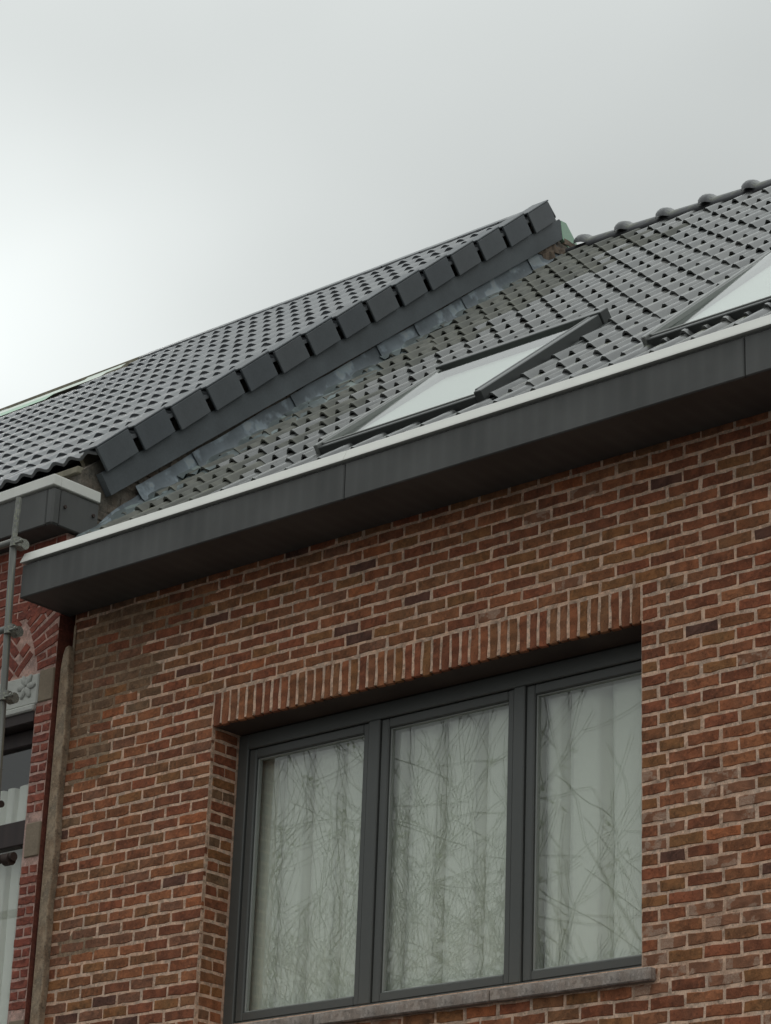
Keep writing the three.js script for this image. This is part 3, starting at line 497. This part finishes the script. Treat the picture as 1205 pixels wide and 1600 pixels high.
// neighbour's red facade
{
  const Z = 0.07, XR = -4.216, XW = -4.362, WT = 6.13;
  const wall = group('facade', nb);
  const sh = new THREE.Shape([[-12, 0.13], [XR, 0.13], [XR, 7.29], [-12, 7.29]].map((p) => new THREE.Vector2(...p)));
  sh.holes.push(new THREE.Path([[-5.7, 3.4], [XW, 3.4], [XW, WT], [-5.7, WT]].map((p) => new THREE.Vector2(...p))));
  part('facade_mortar', new THREE.ExtrudeGeometry(sh, { depth: 0.3, bevelEnabled: false }).translate(0, 0, Z - 0.304), M.pinkMortar, wall);
  part('painted_return', cbox(XR - 0.002, XR + 0.002, 0.2, 7.0, -0.2, Z - 0.006, 0.0005), M.redPaint, wall);
  // pier beside the window: courses alternately split by a middle joint
  const stones = [[6.24, 6.44], [5.30, 5.505], [4.16, 4.36]];
  let r = 0;
  for (let y = 4.05; y < 6.24; y += 0.0605, r++) {
    if (stones.some(([a, b]) => y + 0.05 > a && y < b)) continue;
    const cuts = r % 2 ? [XW, (XW + XR) / 2, XR] : [XW, XR];
    for (let i = 0; i + 1 < cuts.length; i++) { const w = cuts[i + 1] - cuts[i] - (r % 2 ? 0.013 : 0.002); const m = part('brick', brickGeo(w, 0.0455, 0.03), M.redBricks[Math.floor(rnd() * 4)], wall); m.position.set((cuts[i] + cuts[i + 1]) / 2, y + 0.028, Z); }
  }
  for (const [a, b] of stones) part('quoin_stone', cbox(XW + 0.02, XR + 0.001, a, b, -0.1, Z + 0.006, 0.006), M.tanStone, wall);
  // weathered pale lintel stone with a worn carved rosette
  const ps = group('carved_stone', wall), a = atZ(12, 1105, Z), b = atZ(66, 1053, Z);
  part('stone_block', cbox(-5.9, XW + 0.018, 6.235, 6.425, -0.1, Z + 0.010, 0.008), M.paleStone, ps);
  for (let k = 0; k < 6; k++) { const v = atZ(41, 1073, Z + 0.012), t = k / 6 * 6.28; part('carved_petal', new THREE.SphereGeometry(0.034, 8, 6).scale(1.25, 0.65, 0.35).rotateZ(t).translate(v.x + Math.cos(t) * 0.042, v.y + Math.sin(t) * 0.042, v.z), M.paleStone, ps); }
  part('drip_moulding', cbox(-5.9, XW + 0.004, 6.195, 6.2345, -0.1, Z + 0.022, 0.008), M.paleStone, ps);
  part('window_head_board', cbox(-5.7, XW - 0.002, WT - 0.001, 6.194, -0.06, Z + 0.004, 0.004), M.brownWood, ps);
  // bricks fanning out beside a curved joint, and herringbone bricks left of it
  const jx = (y) => -4.385 - 0.30 * Math.max(0, y - 6.45) - 0.35 * Math.pow(Math.max(0, y - 6.45), 2);
  const lay = (x, y, w, h, a) => { const m = part('brick', brickGeo(w, h, 0.03), M.redBricks[Math.floor(rnd() * 4)], wall); m.position.set(x, y, Z + jit(0.0012)); m.rotation.z = a; };
  for (let k = 0; k < 9; k++) {
    const a = (5 + k * 5.6) * Math.PI / 180, y0 = 6.472 + k * 0.047, x0 = jx(y0) + 0.010, len = (XR - x0) / Math.cos(a), parts = k % 2 ? 2 : 1, pl = len / parts;
    for (let q = 0; q < parts; q++) { const t = (q + 0.5) * pl; lay(x0 + Math.cos(a) * t, y0 + Math.sin(a) * t, pl - (parts > 1 ? 0.011 : 0.004), 0.041 + 0.010 * t / len, a); }
  }
  { const bw = 0.061, bl = 0.183, c45 = Math.SQRT1_2;
    for (let k = -14; k <= 14; k++) for (let m = -8; m <= 8; m++) for (const v of [0, 1]) {
      const px = k * bw + m * bl + (v ? bl + bw / 2 : bl / 2), py = k * bw - m * bl + (v ? bw - bl / 2 : bw / 2);
      const x = -4.55 + (px - py) * c45, y = 6.60 + (px + py) * c45, ext = 0.045;
      if (y > 6.82 || x < -5.3 || x > jx(y) - 0.040 || y < 6.462) continue;
      const cutBrick = x > jx(y) - 0.075 || y < 6.495;
      lay(x, y, cutBrick ? 0.075 : bl - 0.012, bw - 0.012, (v ? 3 : 1) * Math.PI / 4);
    } }
  // plain courses above and to the side
  r = 0;
  for (let y = 6.80; y < 7.28; y += 0.0605, r++) for (let x = -5.4; x < XR - 0.02; x += 0.2) { const x0 = x + (r % 2) * 0.1, x1 = Math.min(XR - 0.001, x0 + 0.189); if (x1 - x0 < 0.03) continue; const m = part('brick', brickGeo(x1 - x0, 0.05, 0.03), M.redBricks[Math.floor(rnd() * 4)], wall); m.position.set((x0 + x1) / 2, y + 0.03, Z); }
  // window of two lights with a transom
  const win = group('window', nb), zf = -0.02, zb = -0.09;
  const yT = atZ(20, 1300, zf).y, fr = (x0, x1, y0, y1) => part('frame_bar', cbox(x0, x1, y0, y1, zb, zf, 0.006), M.brownWood, win);
  fr(-5.69, XW - 0.062, 6.03, 6.125); fr(XW - 0.06, XW - 0.002, 3.4, 6.125); fr(-5.69, XW - 0.062, yT - 0.09, yT + 0.06);
  for (const [y0, y1] of [[3.45, yT - 0.09], [yT + 0.06, 6.03]]) { const p = part('pane', new THREE.PlaneGeometry(1.26, y1 - y0), M.glass, win); p.position.set((-5.69 + XW - 0.062) / 2, (y0 + y1) / 2, -0.055); }
  // room behind
  part('room_rear_wall', cbox(-6.4, -4.25, 3, 6.6, -2.2, -2.1, 0.002), M.room, nb);
  part('room_side_wall', cbox(-4.30, -4.24, 3, 6.6, -2.1, -0.24, 0.002), M.room, nb);
  part('room_side_wall', cbox(-6.4, -6.3, 3, 6.6, -2.1, -0.24, 0.002), M.room, nb);
  part('room_ceiling', cbox(-6.3, -4.31, 6.5, 6.6, -2.1, -0.24, 0.002), M.room, nb);
  part('room_floor', cbox(-6.3, -4.31, 3, 3.1, -2.1, -0.24, 0.002), M.room, nb);
}

// ---------------------------------------------------------------- curtains
function curtainGeo(x0, x1, y0, y1, z, seed, depth = 0.05, fold = 0.2) {
  // panels of cloth bowing forward, each ending in a tight pleat that turns back into the room
  const r = rng(seed), row = [];
  let x = x0;
  while (x < x1) {
    const w = fold * (0.65 + 0.8 * r()), tilt = (r() - 0.5) * 0.5, dp = depth * (0.8 + 0.9 * r());
    row.push([x - 0.003, -dp * 1.2], [x + 0.009, -dp * 1.7], [x + 0.014, -dp * 1.2]);
    for (let k = 1; k <= 7; k++) { const t = (k - 0.5) / 7; row.push([x + 0.018 + (w - 0.024) * (0.02 + 0.96 * t), depth * (0.55 * Math.pow(Math.sin(Math.PI * t), 0.55) + tilt * (t - 0.5)) - 0.012]); }
    x += w;
  }
  const ny = 10, P = [], I = [], U = [], n = row.length;
  for (let j = 0; j <= ny; j++) for (let i = 0; i < n; i++) { const v = j / ny, [px, pz] = row[i]; P.push(px + 0.012 * (fbm(px * 3, v * 2.5, seed, 2) - 0.5), y0 + (y1 - y0) * v, z + pz * (1 - 0.15 * v) + 0.016 * (fbm(px * 5, v * 4, seed + 3, 2) - 0.5)); U.push(px, v); }
  for (let j = 0; j < ny; j++) for (let i = 0; i + 1 < n; i++) { const p = j * n + i, q = p + n; I.push(p, p + 1, q + 1, p, q + 1, q); }
  const g = new THREE.BufferGeometry(); g.setAttribute('position', new THREE.Float32BufferAttribute(P, 3)); g.setAttribute('uv', new THREE.Float32BufferAttribute(U, 2)); g.setIndex(I); g.computeVertexNormals(); return g;
}
{
  const tag = (m, l) => { m.name = numbered('curtain'); m.userData = { label: l, category: 'curtain' }; };
  tag(part('curtain', curtainGeo(-3.3, 0.3, 3.9, 6.1, -0.345, 3, 0.06, 0.20), M.curtain, scene), 'pale net curtain hanging in folds behind the wide three part window');
  tag(part('curtain', curtainGeo(-5.68, -4.37, 3.5, 5.84, -0.15, 8, 0.03, 0.13), M.curtain, scene), 'pale pleated net curtain behind the window of the red brick house');
}

// ---------------------------------------------------------------- scaffold against the neighbouring house
{
  const sc = thing('scaffold', 'galvanised steel scaffold pole with couplers and cross tubes in front of red brick house', 'scaffold');
  const z = 0.46, t = atZ(30, 778, z), b = atZ(8, 1100, z), d = b.clone().sub(t).normalize(), foot = t.clone().addScaledVector(d, (0.14 - t.y) / d.y);
  const R = 0.0215;
  const joint = atZ(21, 852, z + 0.0);
  part('standard', tube(foot, joint, R), M.steel, sc); part('standard', tube(joint.clone().addScaledVector(d, 0.001), t, R * 0.82), M.steel, sc);
  part('base_plate', cbox(foot.x - 0.075, foot.x + 0.075, 0.131, 0.14, foot.z - 0.075, foot.z + 0.075, 0.002), M.steel, sc);
  const coupler = (p, s = 1) => { const g = group('coupler', sc); g.position.copy(p);
    part('clamp', new THREE.CylinderGeometry(0.034 * s, 0.034 * s, 0.055, 14), M.steel, g); part('clamp', new THREE.CylinderGeometry(0.032 * s, 0.032 * s, 0.05, 14).rotateZ(Math.PI / 2).translate(0, 0, -0.05), M.steel, g);
    part('bolt', new THREE.CylinderGeometry(0.008, 0.008, 0.10, 8).rotateZ(Math.PI / 2).translate(0.045, -0.012, 0.02), M.steel, g); part('nut', new THREE.CylinderGeometry(0.015, 0.015, 0.014, 6).rotateZ(Math.PI / 2).translate(0.075, -0.012, 0.02), M.steel, g); };
  for (const y of [848, 984, 1088]) { const f = (y - 778) / (1100 - 778), p = atZ(30 - 22 * f, y, z); coupler(p); }
  const ledge = (px, py, m, r = R, len = 4) => { const e = atZ(px, py, z - 0.05); part('ledger', tube(e, e.clone().add(V3(-len, 0, 0)), r), m, sc); };
  ledge(22, 846, M.steel); ledge(14, 982, M.steel); ledge(22, 1338, M.rust, 0.026);
  { const e = atZ(17, 1342, z - 0.05); part('end_clamp', new THREE.CylinderGeometry(0.036, 0.036, 0.05, 12).rotateZ(Math.PI / 2).translate(e.x - 0.02, e.y, e.z), M.rust, sc); }
  { const e = atZ(3, 1256, z); part('ledger_stub', new THREE.CylinderGeometry(0.02, 0.02, 0.05, 12).rotateZ(Math.PI / 2).translate(e.x - 0.025, e.y, e.z), M.rust, sc); }
}

// ---------------------------------------------------------------- bare trees across the street, mirrored in the panes
function tree(x, z, h, seed, label, leaves) {
  const r = rng(seed), T = thing('street_tree', label, 'tree', 'trees across the street'); T.position.set(x, 0, z);
  const trunkG = [], twigG = [], leafP = [];
  const grow = (p, d, len, rad, lev) => {
    const n = lev < 2 ? 4 : 5, wob = lev < 2 ? 0.28 : 0.62; let q = p.clone(), dir = d.clone();
    for (let i = 0; i < n; i++) {
      dir = dir.clone().add(V3((r() - 0.5) * wob, (r() - 0.4) * wob * 0.6, (r() - 0.5) * wob)).normalize();
      const e = q.clone().addScaledVector(dir, len / n), r0 = Math.max(0.008, rad * (1 - 0.55 * i / n)), r1 = Math.max(0.007, rad * (1 - 0.55 * (i + 1) / n));
      (lev < 2 ? trunkG : twigG).push(tube(q, e, r0, r1, lev < 2 ? 8 : 4));
      if (lev < 4 && (lev > 0 || i > 0)) { const kids = lev < 1 ? 2 : lev < 2 ? 2 : r() < (lev < 3 ? 0.75 : 0.42) ? 1 : 0; for (let k = 0; k < kids; k++) { const ax = V3(r() - 0.5, r() - 0.5, r() - 0.5).cross(dir).normalize(); const nd = dir.clone().applyAxisAngle(ax, 0.45 + 0.5 * r()).add(V3(0, 0.22, 0)).normalize(); grow(e, nd, len * (0.52 + 0.2 * r()), r1 * 0.62, lev + 1); } }
      if (lev >= 3 && r() < leaves) leafP.push(e.clone().add(V3((r() - 0.5) * 0.2, (r() - 0.5) * 0.2, (r() - 0.5) * 0.2)));
      q = e;
    }
  };
  grow(V3(0, 0, 0), V3(0, 1, 0), h * 0.62, h * 0.014, 0);
  part('trunk', mergeGeometries(trunkG), M.bark, T);
  part('crown', mergeGeometries(twigG), M.bark, T);
  if (leafP.length) { const P = [], N = leafP.length; for (const p of leafP) for (let k = 0; k < 3; k++) { const c = p.clone().add(V3((r() - 0.5) * 0.16, (r() - 0.5) * 0.16, (r() - 0.5) * 0.16)), a = V3(r() - 0.5, r() - 0.5, r() - 0.5).normalize().multiplyScalar(0.045), b = V3(r() - 0.5, r() - 0.5, r() - 0.5).cross(a).normalize().multiplyScalar(0.022); for (const v of [c.clone().sub(a), c.clone().add(b), c.clone().add(a), c.clone().sub(a), c.clone().add(a), c.clone().sub(b)]) P.push(...v.toArray()); } const g = new THREE.BufferGeometry(); g.setAttribute('position', new THREE.Float32BufferAttribute(P, 3)); g.computeVertexNormals(); part('leaves', g, M.leaf, T); }
}
tree(-10.6, 13.8, 9.4, 11, 'bare tree mirrored in the window panes, thin twigs against sky', 0.05);
tree(-12.9, 13.4, 9.0, 23, 'bare tree mirrored in the window panes, thin twigs against sky', 0.05);
tree(-15.6, 12.4, 8.8, 37, 'bare tree mirrored in the window panes, thin twigs against sky', 0.12);

renderer.render(scene, camera);
